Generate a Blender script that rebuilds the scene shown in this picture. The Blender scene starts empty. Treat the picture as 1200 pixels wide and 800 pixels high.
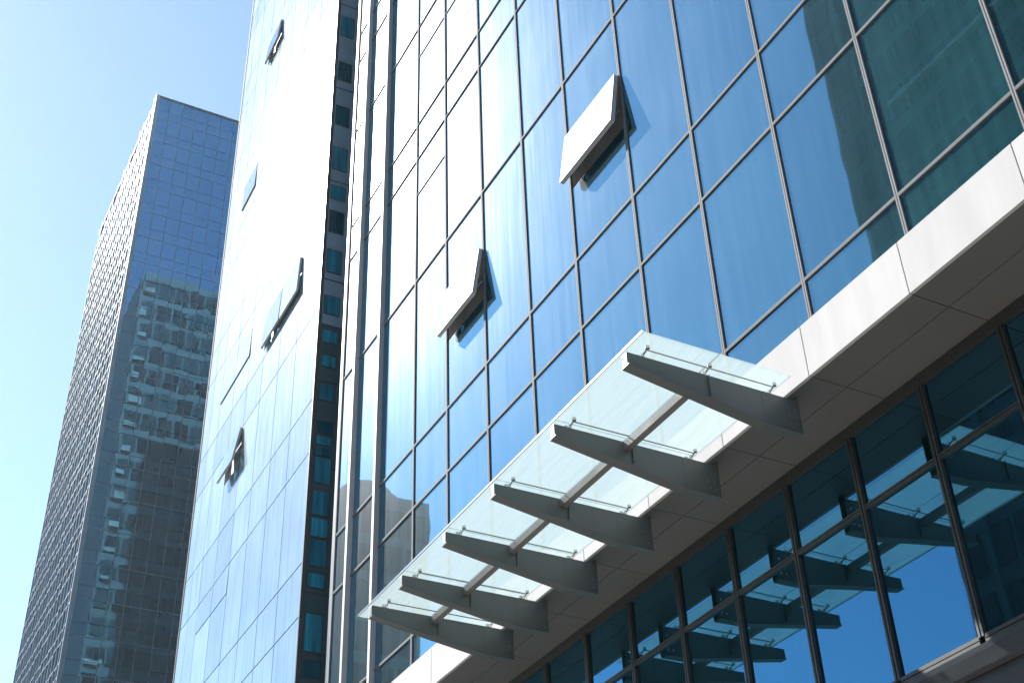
import bpy, math, random
from mathutils import Matrix, Vector

random.seed(11)
S = bpy.context.scene
COL = S.collection

# ------------------------------------------------------------------ camera
# world: +Y runs away along the main facade, -X is its outward normal, +Z up;
# the lens is the origin, the street lies 1.6 m below it.
R = ((0.88402, -0.46632, -0.03270),
     (0.24895, 0.52906, -0.81125),
     (0.39560, 0.70902, 0.58379))
F_PX = 1582.3
cam = bpy.data.cameras.new("camera")
cam.sensor_width = 36.0
cam.lens = 36.0 * F_PX / 1200.0
cam.clip_start, cam.clip_end = 0.05, 9000.0
cam_ob = bpy.data.objects.new("camera", cam)
COL.objects.link(cam_ob)
rx, ry, rz = (Vector(r).normalized() for r in R)
rz = rz.normalized(); rx = (rx - rz * rx.dot(rz)).normalized(); ry = rz.cross(rx)
cam_ob.matrix_world = Matrix(((rx.x, -ry.x, -rz.x, 0), (rx.y, -ry.y, -rz.y, 0), (rx.z, -ry.z, -rz.z, 0), (0, 0, 0, 1)))
S.camera = cam_ob

# ------------------------------------------------------------------ sky, sun, exposure
SUN_EL, SUN_AZ = 42.6, -19.4            # azimuth from +Y towards +X, degrees
world = bpy.data.worlds.new("World")
S.world = world
world.use_nodes = True
wn = world.node_tree.nodes
sky = wn.new("ShaderNodeTexSky")
sky.sky_type = 'NISHITA'
sky.sun_disc = False
sky.sun_elevation = math.radians(SUN_EL)
sky.sun_rotation = math.radians(SUN_AZ)
sky.altitude = 0
sky.air_density, sky.dust_density, sky.ozone_density = 1.0, 0.15, 1.0
wn["Background"].inputs["Strength"].default_value = 0.07
tint = wn.new("ShaderNodeVectorMath")
tint.operation = 'MULTIPLY'
tint.inputs[1].default_value = (0.93, 0.975, 1.0)
world.node_tree.links.new(sky.outputs[0], tint.inputs[0])
world.node_tree.links.new(tint.outputs[0], wn["Background"].inputs["Color"])
sun = bpy.data.lights.new("sun", 'SUN')
sun.energy = 5.0
sun.angle = math.radians(0.53)
sun.color = (1.0, 0.96, 0.91)
sun_ob = bpy.data.objects.new("sun", sun)
COL.objects.link(sun_ob)
el, az = math.radians(SUN_EL), math.radians(SUN_AZ)
to_sun = Vector((math.sin(az) * math.cos(el), math.cos(az) * math.cos(el), math.sin(el)))
sun_ob.rotation_euler = to_sun.to_track_quat('Z', 'Y').to_euler()
S.view_settings.view_transform = 'Standard'
S.view_settings.look = 'None'
S.view_settings.exposure = 1.8
S.view_settings.gamma = 1.0
S.cycles.max_bounces = 10
S.cycles.transparent_max_bounces = 12
S.cycles.glossy_bounces = 6
S.cycles.caustics_reflective = False
S.cycles.caustics_refractive = False
S.cycles.use_denoising = True
S.cycles.sample_clamp_indirect = 6.0


HAZE = 0.0001

# ------------------------------------------------------------------ helpers
class MB:
    def __init__(self):
        self.v, self.f = [], []

    def hexa(self, p):
        b = len(self.v)
        self.v += [tuple(q) for q in p]
        for q in ((0, 3, 2, 1), (4, 5, 6, 7), (0, 1, 5, 4), (1, 2, 6, 5), (2, 3, 7, 6), (3, 0, 4, 7)):
            self.f.append(tuple(b + i for i in q))
        return self

    def box(self, x0, x1, y0, y1, z0, z1):
        return self.hexa([(x0, y0, z0), (x1, y0, z0), (x1, y1, z0), (x0, y1, z0),
                          (x0, y0, z1), (x1, y0, z1), (x1, y1, z1), (x0, y1, z1)])

    def quad(self, a, b, c, d):
        n = len(self.v)
        self.v += [tuple(a), tuple(b), tuple(c), tuple(d)]
        self.f.append((n, n + 1, n + 2, n + 3))
        return self

    def tube(self, a, b, r, n=8, r2=None):
        a, b = Vector(a), Vector(b)
        d = (b - a).normalized()
        u = d.orthogonal().normalized(); w = d.cross(u)
        r2 = r if r2 is None else r2
        k = len(self.v)
        for P, q in ((a, r), (b, r2)):
            for i in range(n):
                t = 2 * math.pi * i / n
                self.v.append(tuple(P + u * math.cos(t) * q + w * math.sin(t) * q))
        for i in range(n):
            j = (i + 1) % n
            self.f.append((k + i, k + j, k + n + j, k + n + i))
        self.f.append(tuple(k + i for i in reversed(range(n))))
        self.f.append(tuple(k + n + i for i in range(n)))
        return self

    def build(self, name, mat, parent=None, bevel=0.0):
        me = bpy.data.meshes.new(name)
        me.from_pydata(self.v, [], self.f)
        me.validate()
        me.update()
        o = bpy.data.objects.new(name, me)
        me.materials.append(mat)
        COL.objects.link(o)
        if parent:
            o.parent = parent
        if bevel:
            m = o.modifiers.new("bevel", 'BEVEL')
            m.width = bevel; m.segments = 2; m.limit_method = 'ANGLE'
        return o


def thing(name, label, cat, loc=(0, 0, 0), rz=0.0, group=None):
    o = bpy.data.objects.new(name, None)
    o.empty_display_size = 0.3
    COL.objects.link(o)
    o.location = loc
    o.rotation_euler = (0, 0, rz)
    o['label'] = label
    o['category'] = cat
    if group:
        o['group'] = group
    return o


def project(p):
    c = [sum(R[i][k] * p[k] for k in range(3)) for i in range(3)]
    if c[2] < 0.1:
        return None
    return (600 + F_PX * c[0] / c[2], 400 + F_PX * c[1] / c[2])


def screen_area(corners):
    q = [project(c) for c in corners]
    if any(a is None for a in q):
        return 0.0
    cx = sum(a[0] for a in q) / 4; cy = sum(a[1] for a in q) / 4
    if not any(-10 < x < 1210 and -10 < y < 810 for x, y in q + [(cx, cy)]):
        return 0.0
    q = [(min(max(x, 0), 1200), min(max(y, 0), 800)) for x, y in q]
    return abs(sum(q[i][0] * q[(i + 1) % 4][1] - q[(i + 1) % 4][0] * q[i][1] for i in range(4))) / 2


# ------------------------------------------------------------------ materials
def new_mat(name):
    m = bpy.data.materials.new(name)
    m.use_nodes = True
    nt = m.node_tree
    nt.nodes.clear()
    out = nt.nodes.new("ShaderNodeOutputMaterial")
    return m, nt, out


def N(nt, kind, **inp):
    n = nt.nodes.new(kind)
    for k, v in inp.items():
        if k in n.inputs:
            n.inputs[k].default_value = v
    return n


def plain(name, rgb, rough=0.5, metal=0.0, var=0.08, scale=3.0, stretch=(1, 1, 1), bump=0.0, spec=0.5):
    m, nt, out = new_mat(name)
    L = nt.links.new
    p = N(nt, "ShaderNodeBsdfPrincipled", Roughness=rough, Metallic=metal)
    p.inputs["Specular IOR Level"].default_value = spec
    co = N(nt, "ShaderNodeTexCoord")
    mp = N(nt, "ShaderNodeMapping"); mp.inputs["Scale"].default_value = stretch
    L(co.outputs["Object"], mp.inputs[0])
    no = N(nt, "ShaderNodeTexNoise", Scale=scale, Detail=6.0, Roughness=0.6)
    L(mp.outputs[0], no.inputs["Vector"])
    mr = N(nt, "ShaderNodeMapRange"); mr.inputs[1].default_value = 0.3; mr.inputs[2].default_value = 0.7
    mr.inputs[3].default_value = 1 - var; mr.inputs[4].default_value = 1 + var
    L(no.outputs["Fac"], mr.inputs[0])
    oi = N(nt, "ShaderNodeObjectInfo")
    m2 = N(nt, "ShaderNodeMapRange"); m2.inputs[3].default_value = 1 - var * .5; m2.inputs[4].default_value = 1 + var * .5
    L(oi.outputs["Random"], m2.inputs[0])
    mu = N(nt, "ShaderNodeMath"); mu.operation = 'MULTIPLY'
    L(mr.outputs[0], mu.inputs[0]); L(m2.outputs[0], mu.inputs[1])
    vm = N(nt, "ShaderNodeVectorMath"); vm.operation = 'SCALE'
    vm.inputs[0].default_value = rgb
    L(mu.outputs[0], vm.inputs["Scale"])
    L(vm.outputs[0], p.inputs["Base Color"])
    if bump:
        b = N(nt, "ShaderNodeBump", Strength=bump, Distance=0.01)
        L(no.outputs["Fac"], b.inputs["Height"]); L(b.outputs[0], p.inputs["Normal"])
    L(p.outputs[0], out.inputs[0])
    return m


def glazing(name, body, tint, f0, f1, wave=0.004, wave_scale=0.7, dust=0.02, halo=0.01, streak=0.5,
            pane_var=0.25, tilt=0.004, tangent=(0, 0.716, 0.698), dust_rough=0.2, power=3.0):
    """Coated curtain-wall glass: dark body, mirror coat, thin dirt film (two rough lobes)."""
    m, nt, out = new_mat(name)
    L = nt.links.new
    co = N(nt, "ShaderNodeTexCoord")
    oi = N(nt, "ShaderNodeObjectInfo")
    ge = N(nt, "ShaderNodeNewGeometry")
    rs = N(nt, "ShaderNodeMath"); rs.operation = 'ADD'
    L(oi.outputs["Random"], rs.inputs[0]); L(ge.outputs["Random Per Island"], rs.inputs[1])
    fr = N(nt, "ShaderNodeMath"); fr.operation = 'FRACT'
    mm = N(nt, "ShaderNodeMath"); mm.operation = 'MULTIPLY'; mm.inputs[1].default_value = 7.31
    L(rs.outputs[0], mm.inputs[0]); L(mm.outputs[0], fr.inputs[0])
    # waviness of the panes, different in each pane
    wn_ = N(nt, "ShaderNodeTexWhiteNoise"); wn_.noise_dimensions = '1D'
    L(rs.outputs[0], wn_.inputs["W"])
    off = N(nt, "ShaderNodeVectorMath"); off.operation = 'SCALE'; off.inputs["Scale"].default_value = 40.0
    L(wn_.outputs["Color"], off.inputs[0])
    ad = N(nt, "ShaderNodeVectorMath"); ad.operation = 'ADD'
    L(co.outputs["Object"], ad.inputs[0]); L(off.outputs[0], ad.inputs[1])
    nz = N(nt, "ShaderNodeTexNoise", Scale=wave_scale, Detail=1.5)
    L(ad.outputs[0], nz.inputs["Vector"])
    bp = N(nt, "ShaderNodeBump", Strength=1.0, Distance=wave)
    L(nz.outputs["Fac"], bp.inputs["Height"])
    sb = N(nt, "ShaderNodeVectorMath"); sb.operation = 'SUBTRACT'; sb.inputs[1].default_value = (.5, .5, .5)
    L(wn_.outputs["Color"], sb.inputs[0])
    sc = N(nt, "ShaderNodeVectorMath"); sc.operation = 'SCALE'; sc.inputs["Scale"].default_value = tilt * 2
    L(sb.outputs[0], sc.inputs[0])
    an = N(nt, "ShaderNodeVectorMath"); an.operation = 'ADD'
    L(bp.outputs[0], an.inputs[0]); L(sc.outputs[0], an.inputs[1])
    nn = N(nt, "ShaderNodeVectorMath"); nn.operation = 'NORMALIZE'
    L(an.outputs[0], nn.inputs[0])
    # rain streaks and dirt
    mp = N(nt, "ShaderNodeMapping"); mp.inputs["Scale"].default_value = (9, 9, 0.35)
    L(ad.outputs[0], mp.inputs[0])
    st = N(nt, "ShaderNodeTexNoise", Scale=1.0, Detail=7.0, Roughness=0.62)
    L(mp.outputs[0], st.inputs["Vector"])
    pt = N(nt, "ShaderNodeTexNoise", Scale=0.55, Detail=4.0)
    L(ad.outputs[0], pt.inputs["Vector"])
    sm = N(nt, "ShaderNodeMapRange"); sm.inputs[1].default_value = 0.38; sm.inputs[2].default_value = 0.72
    sm.inputs[3].default_value = 1 - streak; sm.inputs[4].default_value = 1 + streak
    L(st.outputs["Fac"], sm.inputs[0])
    pm = N(nt, "ShaderNodeMapRange"); pm.inputs[1].default_value = 0.3; pm.inputs[2].default_value = 0.7
    pm.inputs[3].default_value = 1 - streak * .6; pm.inputs[4].default_value = 1 + streak * .6
    L(pt.outputs["Fac"], pm.inputs[0])
    dm = N(nt, "ShaderNodeMath"); dm.operation = 'MULTIPLY'
    L(sm.outputs[0], dm.inputs[0]); L(pm.outputs[0], dm.inputs[1])
    # body colour
    pv = N(nt, "ShaderNodeMapRange"); pv.inputs[3].default_value = 1 - pane_var; pv.inputs[4].default_value = 1 + pane_var
    L(fr.outputs[0], pv.inputs[0])
    bm_ = N(nt, "ShaderNodeMath"); bm_.operation = 'MULTIPLY'
    L(pv.outputs[0], bm_.inputs[0]); L(dm.outputs[0], bm_.inputs[1])
    bc = N(nt, "ShaderNodeVectorMath"); bc.operation = 'SCALE'; bc.inputs[0].default_value = body
    L(bm_.outputs[0], bc.inputs["Scale"])
    df = N(nt, "ShaderNodeBsdfDiffuse")
    L(bc.outputs[0], df.inputs["Color"])
    gl = N(nt, "ShaderNodeBsdfGlossy", Roughness=0.015)
    gl.inputs["Color"].default_value = (*tint, 1)
    L(nn.outputs[0], gl.inputs["Normal"])
    lw = N(nt, "ShaderNodeLayerWeight", Blend=0.5)
    po = N(nt, "ShaderNodeMath"); po.operation = 'POWER'; po.inputs[1].default_value = power
    L(lw.outputs["Facing"], po.inputs[0])
    fm = N(nt, "ShaderNodeMapRange"); fm.inputs[3].default_value = f0; fm.inputs[4].default_value = f1
    L(po.outputs[0], fm.inputs[0])
    mx = N(nt, "ShaderNodeMixShader")
    L(fm.outputs[0], mx.inputs[0]); L(df.outputs[0], mx.inputs[1]); L(gl.outputs[0], mx.inputs[2])
    last = mx
    tg = N(nt, "ShaderNodeCombineXYZ")
    for i in range(3):
        tg.inputs[i].default_value = tangent[i]
    for w, rough, an_ in ((dust, 0.2, 0.6), (halo, 0.44, 0.7)):
        if w <= 0:
            continue
        g = N(nt, "ShaderNodeBsdfAnisotropic", Roughness=rough)
        g.inputs["Color"].default_value = (1, 1, 1, 1)
        g.inputs["Anisotropy"].default_value = an_
        L(tg.outputs[0], g.inputs["Tangent"])
        wf = N(nt, "ShaderNodeMath"); wf.operation = 'MULTIPLY'; wf.inputs[1].default_value = w
        L(dm.outputs[0], wf.inputs[0])
        x = N(nt, "ShaderNodeMixShader")
        L(wf.outputs[0], x.inputs[0]); L(last.outputs[0], x.inputs[1]); L(g.outputs[0], x.inputs[2])
        last = x
    L(last.outputs[0], out.inputs[0])
    return m


def canopy_glass_mat():
    m, nt, out = new_mat("canopy glass")
    L = nt.links.new
    co = N(nt, "ShaderNodeTexCoord")
    mp = N(nt, "ShaderNodeMapping"); mp.inputs["Scale"].default_value = (6, 0.8, 1)
    L(co.outputs["Object"], mp.inputs[0])
    no = N(nt, "ShaderNodeTexNoise", Scale=1.6, Detail=8.0, Roughness=0.65)
    L(mp.outputs[0], no.inputs["Vector"])
    fm = N(nt, "ShaderNodeMapRange"); fm.inputs[1].default_value = .3; fm.inputs[2].default_value = .7
    fm.inputs[3].default_value = 0.48; fm.inputs[4].default_value = 0.68
    L(no.outputs["Fac"], fm.inputs[0])
    tr = N(nt, "ShaderNodeBsdfTransparent"); tr.inputs[0].default_value = (0.93, 0.97, 0.97, 1)
    tl = N(nt, "ShaderNodeBsdfTranslucent"); tl.inputs[0].default_value = (0.32, 0.375, 0.385, 1)
    mx = N(nt, "ShaderNodeMixShader")
    L(fm.outputs[0], mx.inputs[0]); L(tr.outputs[0], mx.inputs[1]); L(tl.outputs[0], mx.inputs[2])
    gl = N(nt, "ShaderNodeBsdfGlossy", Roughness=0.03); gl.inputs[0].default_value = (.9, 1, 1, 1)
    lw = N(nt, "ShaderNodeLayerWeight", Blend=0.5)
    fr = N(nt, "ShaderNodeMath"); fr.operation = 'POWER'; fr.inputs[1].default_value = 5.0
    L(lw.outputs["Facing"], fr.inputs[0])
    m2 = N(nt, "ShaderNodeMixShader")
    L(fr.outputs[0], m2.inputs[0]); L(mx.outputs[0], m2.inputs[1]); L(gl.outputs[0], m2.inputs[2])
    L(m2.outputs[0], out.inputs[0])
    return m


M = {}
M['glass'] = glazing("blue mirror glass", (0.007, 0.044, 0.052), (0.34, 0.75, 1.0), 0.11, 1.08, dust=0.03, halo=0.015, wave=0.002, streak=.22, power=2.0)
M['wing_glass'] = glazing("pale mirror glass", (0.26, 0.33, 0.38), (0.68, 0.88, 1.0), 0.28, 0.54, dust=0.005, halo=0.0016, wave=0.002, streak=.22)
M['low_glass'] = glazing("dark shopfront glass", (0.006, 0.022, 0.022), (0.13, 0.43, 0.68), 0.36, 0.95, dust=0.0, halo=0.0, streak=.3, wave=0.002)
M['tower_glass'] = glazing("tower glass", (0.008, 0.04, 0.065), (0.25, 0.66, 1.0), 0.46, 0.95, dust=0.0, halo=0.0, wave=0.007, wave_scale=0.45, pane_var=.6, tilt=.003)
M['flank_glass'] = glazing("flank glass", (0.02, 0.06, 0.10), (0.42, 0.72, 1.0), 0.20, 0.42, dust=0.0, halo=0.0, wave=0.012, wave_scale=0.45, pane_var=.7, tilt=.02)
M['side_glass'] = glazing("teal window glass", (0.015, 0.22, 0.34), (0.7, 0.9, 1), 0.12, .9, dust=0.0, halo=0.0, pane_var=.7)
M['far_glass'] = glazing("dark office glass", (0.005, 0.018, 0.022), (0.4, 0.65, 0.8), 0.04, 0.4, dust=0.0, halo=0.0, wave=0.008, wave_scale=.4, pane_var=.8, tilt=.005)
M['alu'] = plain("brushed aluminium", (0.17, 0.177, 0.19), 0.8, 0.0, 0.10, 5.0, (1, 1, .3), spec=0.2)
M['alu_dark'] = plain("dark bronze aluminium", (0.045, 0.047, 0.045), 0.4, 0.3, 0.15, 4.0)
M['vent_glare'] = plain("vent frame glare tone", (0.5, 0.5, 0.48), 0.5, 0.0, 0.06)  # glare put into the pale colour of frames and reveals
M['reveal'] = plain("grey window reveal", (0.42, 0.43, 0.42), 0.6, 0.0, 0.1)
M['tower_frame'] = plain("blue grey frame", (0.10, 0.15, 0.18), 0.5, 0.0, 0.2)
M['dull_panel'] = plain("weathered grey panel", (0.13, 0.135, 0.13), 0.7, 0.0, 0.4, .3)
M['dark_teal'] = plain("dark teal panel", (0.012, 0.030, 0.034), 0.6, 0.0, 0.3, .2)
M['panel_glare'] = plain("wall panel glare tone", (0.24, 0.33, 0.42), 0.45, 0.0, 0.12, 1.2)
M['fin'] = plain("pale aluminium fin", (0.42, 0.43, 0.45), 0.6, 0.0, 0.08)
M['flank_fin'] = plain("blue grey fin", (0.09, 0.16, 0.25), 0.6, 0.0, 0.25, .6)
M['flank_frame'] = plain("dark blue frame", (0.035, 0.08, 0.14), 0.6, 0.0, 0.25, .6)
M['gasket'] = plain("black gasket", (0.02, 0.022, 0.024), 0.6, 0.0, 0.1)
M['seam'] = plain("dark silicone seam", (0.055, 0.065, 0.08), 0.6, 0.0, 0.1)
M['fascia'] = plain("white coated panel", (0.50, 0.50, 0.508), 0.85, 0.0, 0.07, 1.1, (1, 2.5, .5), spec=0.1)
M['soffit'] = plain("soffit panel shade tone", (0.125, 0.123, 0.118), 0.5, 0.0, 0.05, 0.8)  # white panels, shade under the band put into the colour
M['beam'] = plain("grey painted steel", (0.09, 0.105, 0.105), 0.45, 0.0, 0.08, 2.0)
M['purlin'] = plain("pale painted steel", (0.17, 0.168, 0.16), 0.5, 0.0, 0.06, 2.0)
M['steel'] = plain("stainless steel", (0.55, 0.55, 0.53), 0.25, 0.9, 0.05)
M['canopy_glass'] = canopy_glass_mat()
M['interior'] = plain("dark interior", (0.03, 0.04, 0.04), 0.8, 0.0, 0.1)
M['panel_dark'] = plain("charcoal wall panel", (0.035, 0.066, 0.085), 0.45, 0.1, 0.12, 1.2)
M['sill'] = plain("grey stone sill", (0.05, 0.054, 0.06), 0.95, 0.0, 0.12, 5.0)
M['fin_metal'] = plain("silver fin", (0.17, 0.22, 0.27), 0.6, 0.0, 0.2, .6, (1, 1, .5))
M['concrete'] = plain("pale concrete", (0.42, 0.41, 0.38), 0.7, 0.0, 0.15, .3)
M['teal_panel'] = plain("teal grey cladding", (0.055, 0.115, 0.11), 0.5, 0.1, 0.25, .25)
M['asphalt'] = plain("asphalt", (0.06, 0.06, 0.06), 0.9, 0.0, 0.25, .8)
M['paving'] = plain("pale paving", (0.20, 0.195, 0.182), 0.8, 0.0, 0.15, 2.0)

# ------------------------------------------------------------------ ground
g = MB().quad((-1500, -1500, -1.72), (1500, -1500, -1.72), (1500, 1500, -1.72), (-1500, 1500, -1.72)).build("ground", M['asphalt'])
g['kind'] = 'structure'
pv = MB().box(-14, 40, -40, 60, -1.71, -1.6).build("pavement", M['paving'])
pv['kind'] = 'structure'


def pane_set(root, mat, rects, to_world, x=0.0, thick=0.02, gap=0.0, skip=(), limit=100, inset=0.0):
    """rects: (y0,y1,z0,z1) in the facade's own axes; the 100 largest in view are parts, the rest one part."""
    ranked = []
    for r in rects:
        y0, y1, z0, z1 = r
        a = screen_area([to_world((x, y0, z0)), to_world((x, y1, z0)), to_world((x, y1, z1)), to_world((x, y0, z1))])
        ranked.append((a, r))
    ranked.sort(key=lambda t: -t[0])
    rest = MB()
    for i, (a, (y0, y1, z0, z1)) in enumerate(ranked):
        if i < limit and a > 6:
            MB().box(x, x + thick, y0 + gap, y1 - gap, z0 + gap, z1 - gap).build("glass_pane", mat, root)
        else:
            rest.box(x, x + thick, y0 + gap, y1 - gap, z0 + gap, z1 - gap)
    if rest.v:
        o = rest.build("glass_panes", mat, root)
        o['kind'] = 'stuff'


def awning(root, x, y0, y1, z0, z1, ang, glass, frame, w=0.05, depth=0.06, label=None, deep=0.35, inner=None):
    """Top-hung sash opened outwards (towards -X) by ang degrees, with its dark opening behind."""
    h = z1 - z0
    t = math.radians(ang)
    def P(u, s, d):            # u along y, s down from the hinge, d outwards from the sash's back face
        return (x - math.sin(t) * s - math.cos(t) * d, u, z1 - math.cos(t) * s + math.sin(t) * d)

    def bar(mb, u0, u1, s0, s1, d0=0.0, d1=depth):
        mb.hexa([P(u0, s1, d1), P(u0, s1, d0), P(u1, s1, d0), P(u1, s1, d1),
                 P(u0, s0, d1), P(u0, s0, d0), P(u1, s0, d0), P(u1, s0, d1)])
    f = MB()
    bar(f, y0, y1, 0, w); bar(f, y0, y1, h - w, h)
    bar(f, y0, y0 + w, w, h - w); bar(f, y1 - w, y1, w, h - w)
    fo = f.build("awning_window", frame, root)
    if label:
        fo['label'] = label
    g_ = MB()
    bar(g_, y0 - .004, y1 + .004, -.004, h + .004, depth + .001, depth + .016)
    g_.build("window_pane", glass, fo)
    for u in (y0 + .03, y1 - .03):
        MB().tube((x + .01, u, z1 - h * .62), P(u, h * .86, 0.0), .011, 6).build("stay_arm", M['steel'], fo)
    b = MB()
    b.box(x + .02, x + deep, y0 - .02, y0, z0, z1).box(x + .02, x + deep, y1, y1 + .02, z0, z1)
    b.box(x + .02, x + deep, y0 - .02, y1 + .02, z0 - .03, z0).box(x + .02, x + deep, y0, y1, z1, z1 + .03)
    b.box(x + deep, x + deep + .02, y0 - .02, y1 + .02, z0 - .03, z1 + .03)
    b.build("window_reveal", inner or M['interior'], fo)
    return fo


# ================================================================== main office building
main = thing("office_building", "blue mirrored glass office building with white band, filling the right side", "building", (10, 0, -1.6))


def mw(p):
    return (10 + p[0], p[1], p[2])


def ml(mb):                    # main building meshes are written with z measured from the lens
    mb.v = [(a, b, c + 1.6) for a, b, c in mb.v]
    return mb


class MM(MB):
    def build(self, name, mat, parent=None, bevel=0.0):
        ml(self)
        return super().build(name, mat, parent, bevel)


BAND_T, BAND_B = 10.05, 9.29
cols = [6.45, 8.35, 10.15, 11.91, 13.61, 15.48, 17.17, 18.95, 20.71, 22.33, 24.22, 25.76, 26.72]
pre = [6.45 - 1.85 * i for i in range(12, 0, -1)]
allc = pre + cols
rows = [10.64, 13.42, 14.89, 19.30, 23.12, 24.30, 27.93, 30.85, 32.1, 35.7, 38.9, 40.2, 43.8, 47.0, 48.3, 51.9, 55.1, 56.4, 60.0]
zs = [BAND_T] + rows
VENT = {(15.48, 13.61): (16.55, 17.80), (20.71, 18.95): (16.55, 17.80)}     # open ones
rects = []
for c0, c1 in zip(allc, allc[1:]):
    for z0, z1 in zip(zs, zs[1:]):
        v = VENT.get((c1, c0))
        if v and z0 < v[0] < z1:
            rects += [(c0, c1, z0, v[0]), (c0, c1, v[1], z1)]
        elif (c0, z0) in ((20.71, 19.30), (8.35, 27.93)):
            rects += [(c0, c1, z0, 20.7), (c0, c1, 20.7, 21.95), (c0, c1, 21.95, z1)]
        elif (c0, z0) in ((20.71, 24.30), (18.95, 24.30)):
            rects += [(c0, c1, z0, 25.55), (c0, c1, 25.55, 26.75), (c0, c1, 26.75, z1)]
        else:
            rects.append((c0, c1, z0, z1))
_old = MB
MB = MM
# panes: the helper below uses MB, so heights follow the building's own base
pane_set(main, M['glass'], rects, mw, x=0.0, gap=0.012)
TOP = zs[-1]
# backing wall behind the glass, so nothing shows through joints
bk = MB()
VC = {}
prev = allc[0]
for c0, c1 in zip(allc, allc[1:]):
    v = VENT.get((c1, c0))
    if v:
        bk.box(0.03, 0.4, c0, c1, BAND_T, v[0] - .03).box(0.03, 0.4, c0, c1, v[1] + .03, TOP)
    else:
        bk.box(0.03, 0.4, c0, c1, BAND_T, TOP)
bk.build("facade_backing", M['gasket'], main)
# mullions: two aluminium bars with a dark groove between them
for c in allc[:-1]:
    if c in (24.22, 25.76):
        continue
    m = MB()
    m.box(-.026, .0, c - .030, c - .006, BAND_T, TOP).box(-.026, .0, c + .006, c + .030, BAND_T, TOP)
    m.box(-.016, .0, c - .006, c + .006, BAND_T, TOP)
    m.build("mullion", M['alu'], main)
for z in rows[:-1]:
    m = MB()
    tk = .022 if z < 22 else .014
    for c0, c1 in zip(allc, allc[1:]):
        a, b = c0 + .031, c1 - .031
        if c1 in (24.22, 25.76): b = c1 - .062
        if c0 in (24.22, 25.76): a = c0 + .062
        m.box(-.026, .0, a, b, z - tk, z - .004).box(-.026, .0, a, b, z + .004, z + tk)
        m.box(-.012, .0, a, b, z - .004, z + .004)
    m.build("transom", M['alu'], main)
for y0, y1, z in ((13.61, 15.48, 17.815), (18.95, 20.71, 17.815), (20.71, 22.33, 21.95), (20.71, 22.33, 26.75), (18.95, 20.71, 26.75)):
    MB().box(-.02, 0, y0 + .047, y1 - .047, z - .012, z + .012).build("vent_head", M['alu'], main)
for c in (24.22, 25.76):
    MB().box(-.11, .0, c - .05, c + .05, BAND_T, TOP).build("fin", M['fin'], main)
    MB().box(-.125, -.111, c - .058, c + .058, BAND_T, TOP).build("fin_cap", M['fin'], main)
MB().box(-.03, .4, 26.722, 26.80, BAND_T, TOP).build("corner_trim", M['alu'], main)
MB().box(.0, 14, 26.81, 27.0, BAND_T - .6, TOP).build("end_wall", M['panel_dark'], main)
# open windows
wa = awning(main, -.002, 13.66, 15.43, 16.57, 17.79, 8.5, M['glass'], M['fin'], label="open vent window between the wide blue panes, dark frame seen from below", depth=.07, inner=M['reveal'])
wb = awning(main, -.002, 19.00, 20.66, 16.57, 17.79, 8.5, M['glass'], M['vent_glare'], label="open vent window bleached by the glare, left of the other one", depth=.07, inner=M['vent_glare'])
# white band: fascia and soffit panels
js = [8.52 + 1.84 * k for k in range(-8, 11)]
js = [j for j in js if j < 26.4] + [26.72]
SX = 1.21
for a, b in zip(js, js[1:]):
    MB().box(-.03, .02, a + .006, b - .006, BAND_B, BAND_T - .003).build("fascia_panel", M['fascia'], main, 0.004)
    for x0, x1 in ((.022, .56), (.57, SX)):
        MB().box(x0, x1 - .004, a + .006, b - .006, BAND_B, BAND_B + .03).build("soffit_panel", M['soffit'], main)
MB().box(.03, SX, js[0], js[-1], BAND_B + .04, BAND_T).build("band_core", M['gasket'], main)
# set-back glazing under the band
lc = [8.40 + 1.364 * k for k in range(-14, 14)]
LZ = [5.825, 8.085, 9.12]
lr = []
for c0, c1 in zip(lc, lc[1:]):
    for z0, z1 in zip(LZ, LZ[1:]):
        lr.append((c0, c1, z0, z1))
pane_set(main, M['low_glass'], lr, mw, x=SX, gap=.01, limit=40)
MB().box(SX + .03, SX + .2, lc[0], lc[-1], -1.6, BAND_B + .02).build("shopfront_backing", M['gasket'], main)
for c in lc:
    m = MB()
    m.box(SX - .05, SX, c - .042, c - .010, 5.825, 9.12).box(SX - .05, SX, c + .010, c + .042, 5.825, 9.12).box(SX - .025, SX, c - .010, c + .010, 5.825, 9.12)
    m.build("shopfront_mullion", M['alu_dark'], main)
for z, t in ((8.085, .035), (5.795, .05)):
    m = MB()
    for c0, c1 in zip(lc, lc[1:]):
        m.box(SX - .045, SX, c0 + .043, c1 - .043, z - t, z - .006).box(SX - .045, SX, c0 + .043, c1 - .043, z + .006, z + t)
        m.box(SX - .02, SX, c0 + .043, c1 - .043, z - .006, z + .006)
    m.build("shopfront_transom", M['alu_dark'], main)
MB().box(SX - .04, SX + .02, lc[0], lc[-1], 9.12, BAND_B - .004).build("head_frame", M['alu_dark'], main)
MB().box(SX - .10, SX + .02, lc[0], lc[-1], 5.66, 5.725).build("sill_frame", M['alu_dark'], main)
MB().box(SX - .13, SX + .02, lc[0], lc[-1], 5.46, 5.65).build("sill", M['sill'], main, .01)
MB().box(SX - .02, SX + .02, lc[0], lc[-1], -1.6, 5.45).build("lower_wall", M['alu_dark'], main)
MB().box(.42, 14, allc[0], 26.72, BAND_T + .01, TOP).build("building_core", M['interior'], main)

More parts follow.
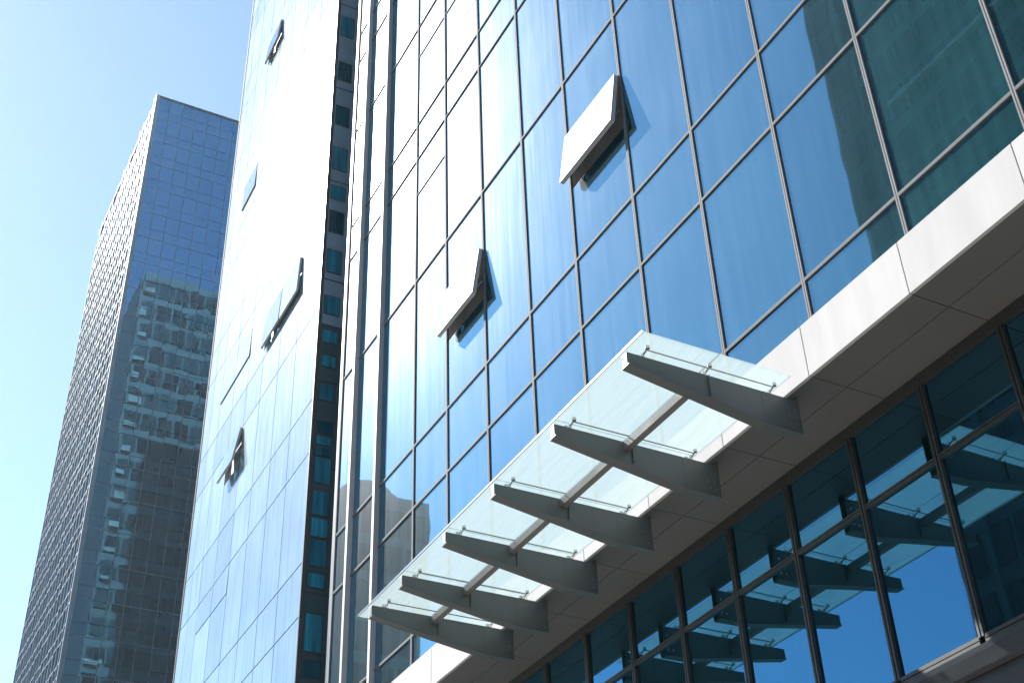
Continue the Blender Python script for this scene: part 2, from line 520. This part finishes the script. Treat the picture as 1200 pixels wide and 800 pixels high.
# ================================================================== glass canopy
MB = _old
canopy = thing("glass_canopy", "frosted glass entrance canopy on six grey steel brackets under the white band", "canopy", (10, 15, 9.23))
CY = 15.0
GZ = 0.12
gx0, gx1 = -2.35, -.17
beams = [10.86, 12.62, 14.30, 15.84, 17.38, 18.56]
ge = [10.53] + [(a + b) / 2 for a, b in zip(beams[0:], beams[1:])][:0]
edges = [10.53, 12.66, 14.34, 15.88, 17.42, 19.25]
for a, b in zip(edges, edges[1:]):
    for xa, xb in ((gx0, -1.255), (-1.245, gx1)):
        MB().box(xa, xb, a + .005 - CY, b - .005 - CY, GZ, GZ + .022).build("glass_panel", M['canopy_glass'], canopy)
MB().box(gx0 - .012, gx0 - .001, edges[0] - CY, edges[-1] - CY, GZ - .004, GZ + .026).build("edge_strip", M['steel'], canopy)
for y in beams:
    b = MB()
    y0, y1 = y - .05 - CY, y + .05 - CY
    # tapered box beam, nose at the free end, deeper at the wall, running on below the soffit
    xs = [(-2.42, -.175), (-.45, -.49), (.10, -.50)]
    for (xa, da), (xb, db) in zip(xs, xs[1:]):
        b.hexa([(xa, y0, da), (xb, y0, db), (xb, y1, db), (xa, y1, da), (xa, y0, 0), (xb, y0, 0), (xb, y1, 0), (xa, y1, 0)])
    bo = b.build("bracket_beam", M['beam'], canopy, .006)
    # wider bottom flange
    fl = MB()
    for (xa, da), (xb, db) in zip(xs, xs[1:]):
        fl.hexa([(xa, y0 - .03, da - .014), (xb, y0 - .03, db - .014), (xb, y1 + .03, db - .014), (xa, y1 + .03, da - .014),
                 (xa, y0 - .03, da - .001), (xb, y0 - .03, db - .001), (xb, y1 + .03, db - .001), (xa, y1 + .03, da - .001)])
    fl.build("flange", M['beam'], bo)
    MB().box(.101, .125, y0 - .004, y1 + .004, -.505, .055).build("end_plate", M['beam'], bo)
    bl = MB()
    for x in (-.06, .04):
        for zz in (-.40, -.28, -.16):
            bl.tube((x, y0 - .012, zz), (x, y0 - .0005, zz), .016, 6)
    bl.build("bolt_heads", M['steel'], bo)
    MB().box(-1.262, -1.246, y0 - .03, y0 - .0005, -.30, -.012).build("stiffener", M['beam'], bo)
    for x in (-2.15, -1.25, -.27):
        s = MB().tube((x, y - CY, .0), (x, y - CY, .075), .022, 8)
        for dy in (-.11, .11):
            s.tube((x, y - CY, .055), (x, y - CY + dy, .085), .012, 6)
            s.tube((x, y - CY + dy, .08), (x, y - CY + dy, .119), .03, 10)
        s.build("spider_fitting", M['steel'], bo)
    MB().tube((-2.15, y - CY - .10, .07), (-.27, y - CY - .10, .07), .010, 6).build("tie_rod", M['steel'], bo)
for a, b in zip(beams, beams[1:]):
    MB().box(-1.385, -1.285, a + .055 - CY, b - .055 - CY, -.13, -.02).build("purlin", M['purlin'], canopy)

# ================================================================== neighbouring glass block
WY = 29.0
YAW = math.radians(-1.0)
wing = thing("glass_block", "pale mirrored glass block left of the blue building, bleached by sun glare", "building", (10, WY, -1.6), YAW)


def ww(p):
    c, s = math.cos(YAW), math.sin(YAW)
    return (10 + c * p[0] - s * p[1], WY + s * p[0] + c * p[1], p[2])


MB = MM
wc = [0.0, 1.88, 3.55, 5.27, 6.95, 8.58, 10.25, 11.42, 12.35]
wr = [-1.6, 1.2, 4.6, 6.0, 9.2, 10.7, 13.82, 15.27, 18.43, 20.12, 23.2, 24.75, 27.9, 29.4, 32.6, 34.1, 37.3, 38.8, 42.0, 43.5, 46.7, 48.2, 51.4, 52.9, 56.1, 57.6, 62.0]
wv = [(4, 5, 21.9, 23.18, 9.0), (1, 2, 25.1, 26.4, 2.4), (2, 3, 25.1, 26.4, 3.2), (4, 5, 26.0, 27.1, 1.6), (5, 6, 26.0, 27.1, 1.6),
      (4, 5, 17.45, 18.41, 0.6), (5, 6, 17.45, 18.41, 0.6), (4, 5, 41.4, 42.5, 5.0), (5, 6, 34.9, 36.1, 2.0)]
wrects = []
wbk = MB()
for i, (c0, c1) in enumerate(zip(wc, wc[1:])):
    cuts = sorted((v[2], v[3]) for v in wv if v[0] == i)
    z = wr[0]
    for a, b in cuts + [(wr[-1], wr[-1])]:
        if b > a:
            wbk.box(.03, .4, c0, c1, z, a - .03); z = b + .03
        else:
            wbk.box(.03, .4, c0, c1, z, a)
    for z0, z1 in zip(wr, wr[1:]):
        segs = [(z0, z1)]
        for a, b in cuts:
            nxt = []
            for s0, s1 in segs:
                if b <= s0 or a >= s1:
                    nxt.append((s0, s1))
                else:
                    if a - s0 > .08: nxt.append((s0, a))
                    if s1 - b > .08: nxt.append((b, s1))
            segs = nxt
        wrects += [(c0, c1, s0, s1) for s0, s1 in segs]
# a few faint extra joints in the tall panes
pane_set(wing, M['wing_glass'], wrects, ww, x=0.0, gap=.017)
wbk.build("facade_backing", M['seam'], wing)
m = MB()
for i, (vi, vj, a, b, ang) in enumerate(wv):
    awning(wing, -.002 if ang > 2 else .064, wc[vi] + .03, wc[vj] - .03, a, b, ang, M['wing_glass'], M['vent_glare'], w=.045, depth=.05, deep=.12, inner=M['vent_glare'])
MB().box(-.02, .42, 12.36, 12.44, wr[0], wr[-1]).build("corner_trim", M['alu'], wing)
MB().box(-.02, .06, -.07, -.003, wr[0], wr[-1]).build("corner_trim", M['alu_dark'], wing)
# side wall in the recess, with a stack of small teal windows
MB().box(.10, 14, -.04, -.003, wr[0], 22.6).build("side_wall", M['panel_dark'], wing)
MB().box(.10, 14, -.04, -.003, 22.63, wr[-1]).build("side_wall", M['panel_glare'], wing)  # glare over the dark wall painted in as paler upper panels
for z in (12.9, 14.45, 18.0, 20.7, 24.2, 28.0, 32.0, 36.0, 40.0):
    MB().box(.06, 1.6, -.05, -.041, z - .02, z + .02).build("side_joint", M['alu_dark'], wing)
zw = [(10.2, 11.0), (11.25, 12.1), (12.3, 12.7), (12.95, 13.9), (14.62, 14.98), (15.2, 15.9), (16.0, 16.5), (16.62, 17.3), (17.55, 18.3), (18.36, 18.62), (18.7, 18.95), (19.05, 19.42),
      (20.1, 20.6), (21.2, 21.55), (22.0, 22.4), (23.0, 23.6), (24.5, 25.3), (26.0, 26.8), (27.3, 27.8), (28.5, 29.4), (30.4, 31.2), (32.4, 33.2), (34.5, 35.4)]
for a, b in zw:
    w_ = MB().box(.12, .60, -.052, -.041, a - .04, b + .04).build("side_window", M['alu_dark'], wing)
    MB().box(.15, .57, -.062, -.053, a, b).build("pane", M['side_glass'], w_)
MB().box(.42, 14, .0, 12.35, wr[0], wr[-1]).build("building_core", M['interior'], wing)
MB().box(13.0, 13.8, -2.0, -.1, wr[0], wr[-1]).build("recess_wall", M['panel_dark'], wing)

# ================================================================== far tower
MB = _old
tower = thing("office_tower", "tall dark blue glass tower with silver finned flank, standing alone at the left", "skyscraper", (21.5, 133, -1.6))


def tw(p):
    return (21.5 + p[0], 133 + p[1], p[2] - 1.6)


TH = 135.6
TL = 31.5
TWD = 40.0
MB().box(.15, TWD, .15, TL, 0, TH - .3).build("tower_core", M['gasket'], tower)
# the face towards the street: storeys of two panes each
tcols = [1.75 * k for k in range(0, 23)]
trows = [TH - .01]
z = TH
while z > 4:
    trows.append(z - 2.55); trows.append(z - 4.05)
    z -= 4.05
trows = sorted(trows)
ranked = []
for c0, c1 in zip(tcols, tcols[1:]):
    for z0, z1 in zip(trows, trows[1:]):
        a = screen_area([tw((c0, 0, z0)), tw((c1, 0, z0)), tw((c1, 0, z1)), tw((c0, 0, z1))])
        vis = project(tw(((c0 + c1) / 2, 0, (z0 + z1) / 2)))
        edge = 298 - .11 * vis[1]
        ranked.append((a if vis[0] < edge else 0, (c0, c1, z0, z1)))
ranked.sort(key=lambda t: -t[0])
rest = MB()
for i, (a, (c0, c1, z0, z1)) in enumerate(ranked):
    mb = MB() if i < 100 else rest
    mb.box(c0 + .03, c1 - .03, 0.03, .1, z0 + .03, z1 - .03)
    if i < 100:
        mb.build("glass_pane", M['tower_glass'], tower)
rest.build("glass_panes", M['tower_glass'], tower)['kind'] = 'stuff'
for z in trows[::2]:
    MB().box(.0, TWD, .01, .06, z - .04, z + .04).build("floor_band", M['tower_frame'], tower)
for c in tcols[1:]:
    MB().box(c - .035, c + .035, .005, .06, 0, TH - .3).build("tower_mullion", M['tower_frame'], tower)
MB().box(-.25, .25, -.12, .12, 0, TH).build("corner_trim", M['fin_metal'], tower)
MB().box(.26, TWD, -.05, .2, TH - .35, TH).build("parapet", M['alu_dark'], tower)
# the flank: glass strips between silver fins
sg = MB()
for k in range(18):
    y = .3 + k * 1.75
    for z0, z1 in zip(trows, trows[1:]):
        sg.box(.05, .12, y + .08, y + 1.67, z0 + .12, z1 - .12)
sg.build("flank_glass", M['flank_glass'], tower)
for k in range(19):
    y = .3 + k * 1.75
    top = TH - .3 + random.choice((-2.4, -1.2, -.3, .6, 1.6))
    MB().box(-.11, .05, y - .06, y + .06, 0, top).build("tower_fin", M['flank_fin'] if k % 4 else M['fin_metal'], tower)
lo = MB()
for z in trows:
    for k in range(18):
        y = .3 + k * 1.75
        lo.box(-.05 - random.random() * .10, .05, y + .09, y + 1.66, z - .06 - random.random() * .10, z + .06)
lo.build("flank_louvre", M['flank_frame'], tower)
MB().box(.06, .2, .2, TL, TH - 1.2, TH - .05).build("flank_parapet", M['fin_metal'], tower)

# ================================================================== buildings seen only as reflections in the glass
opp = thing("office_building", "dark teal office building mirrored in the glass at the upper right", "building", (-45, 10, -1.6))
OY0, OY1, OH = -50.0, 48.8, 128.0
MB().box(-30, -.15, OY0, OY1, 0, OH).build("wall", M['teal_panel'], opp)
og = MB()
y = OY0
while y < OY1 - 2:
    z = 3
    while z < OH - 4:
        og.box(-.14, 0, y + .22, y + 2.18, z + .2, z + 3.1)
        z += 4.1
    y += 2.4
og.build("windows", M['far_glass'], opp)['kind'] = 'stuff'
for z in (78.4, 40.0, 104.0):
    MB().box(-.4, .5, OY0, OY1 - 6, z - .2, z + .15).build("ledge", M['concrete'], opp)
for yy in (OY1 - 3.6, OY1 - .4):
    MB().box(-.14, .25, yy, yy + .35, 0, OH).build("pilaster", M['teal_panel'], opp)

H = 60.0
low = thing("apartment_block", "lower teal block mirrored in the blue glass behind the canopy tip", "building", (-25.3, 1.643 * H, -1.6))
MB().box(0, 8, 0, 5, 0, H + 1.6).build("wall", M['teal_panel'], low)
lw_ = MB()
for i in range(3):
    for k in range(16):
        lw_.box(.4 + i * 2.4, 2.3 + i * 2.4, -.08, -.002, 2 + k * 3.7, 4.6 + k * 3.7)
lw_.build("windows", M['far_glass'], low)['kind'] = 'stuff'
cr = MB()
for k in range(10):
    a0, a1 = math.pi * k / 10, math.pi * (k + 1) / 10
    cr.hexa([(5 + 2.6 * math.cos(a0), 2, H + 1.6), (5 + 2.6 * math.cos(a1), 2, H + 1.6), (5 + 2.6 * math.cos(a1), 4, H + 1.6), (5 + 2.6 * math.cos(a0), 4, H + 1.6),
             (5 + 2.6 * math.cos(a0), 2, H + 1.601 + 2.2 * math.sin(a0)), (5 + 2.6 * math.cos(a1), 2, H + 1.601 + 2.2 * math.sin(a1)), (5 + 2.6 * math.cos(a1), 4, H + 1.601 + 2.2 * math.sin(a1)), (5 + 2.6 * math.cos(a0), 4, H + 1.601 + 2.2 * math.sin(a0))])
cr.build("roof", M['teal_panel'], low)

back = thing("office_tower", "dark tower with pale window bays, mirrored in the left tower's lower face", "skyscraper", (29.3, 84, -1.6))
BH = 132.0
MB().box(0, 40, 0, 15.8, 0, BH).build("wall", M['dark_teal'], back)
bw = MB(); bp_ = MB()
for i in range(16):
    z = 3
    while z < BH - 4:
        x = .3 + i * 2.4
        bw.box(x, x + 2.1, 15.801, 15.95, z, z + 2.7)
        z += 3.9
bw.build("windows", M['far_glass'], back)['kind'] = 'stuff'
for i in (0, 5, 7, 8, 9, 10, 11, 12, 13, 14):
    z = 3
    while z < BH - 4:
        if random.random() < (.85 if i else .7) * (.4 if i == 5 else 1):
            x = .3 + i * 2.4 + random.uniform(-.1, .1)
            w = 2.3 if i > 5 else random.uniform(1.0, 1.8)
            z0 = z + random.uniform(-.3, .3)
            bp_.box(x, x + w, 15.96, 16.3, z0, z0 + random.uniform(.5, 1.3))
        z += 3.9
bp_.build("balcony_panels", M['dull_panel'], back)['kind'] = 'stuff'

# ================================================================== air
hz, nt, out = new_mat("haze")
pvn = N(nt, "ShaderNodeVolumePrincipled", Density=HAZE, Anisotropy=0.5)
pvn.inputs["Color"].default_value = (0.62, 0.86, 1.0, 1)
nt.links.new(pvn.outputs[0], out.inputs["Volume"])
hb = MB().box(-1600, 1600, -1600, 1600, -2.8, 140).build("haze", hz)
hb['kind'] = 'stuff'
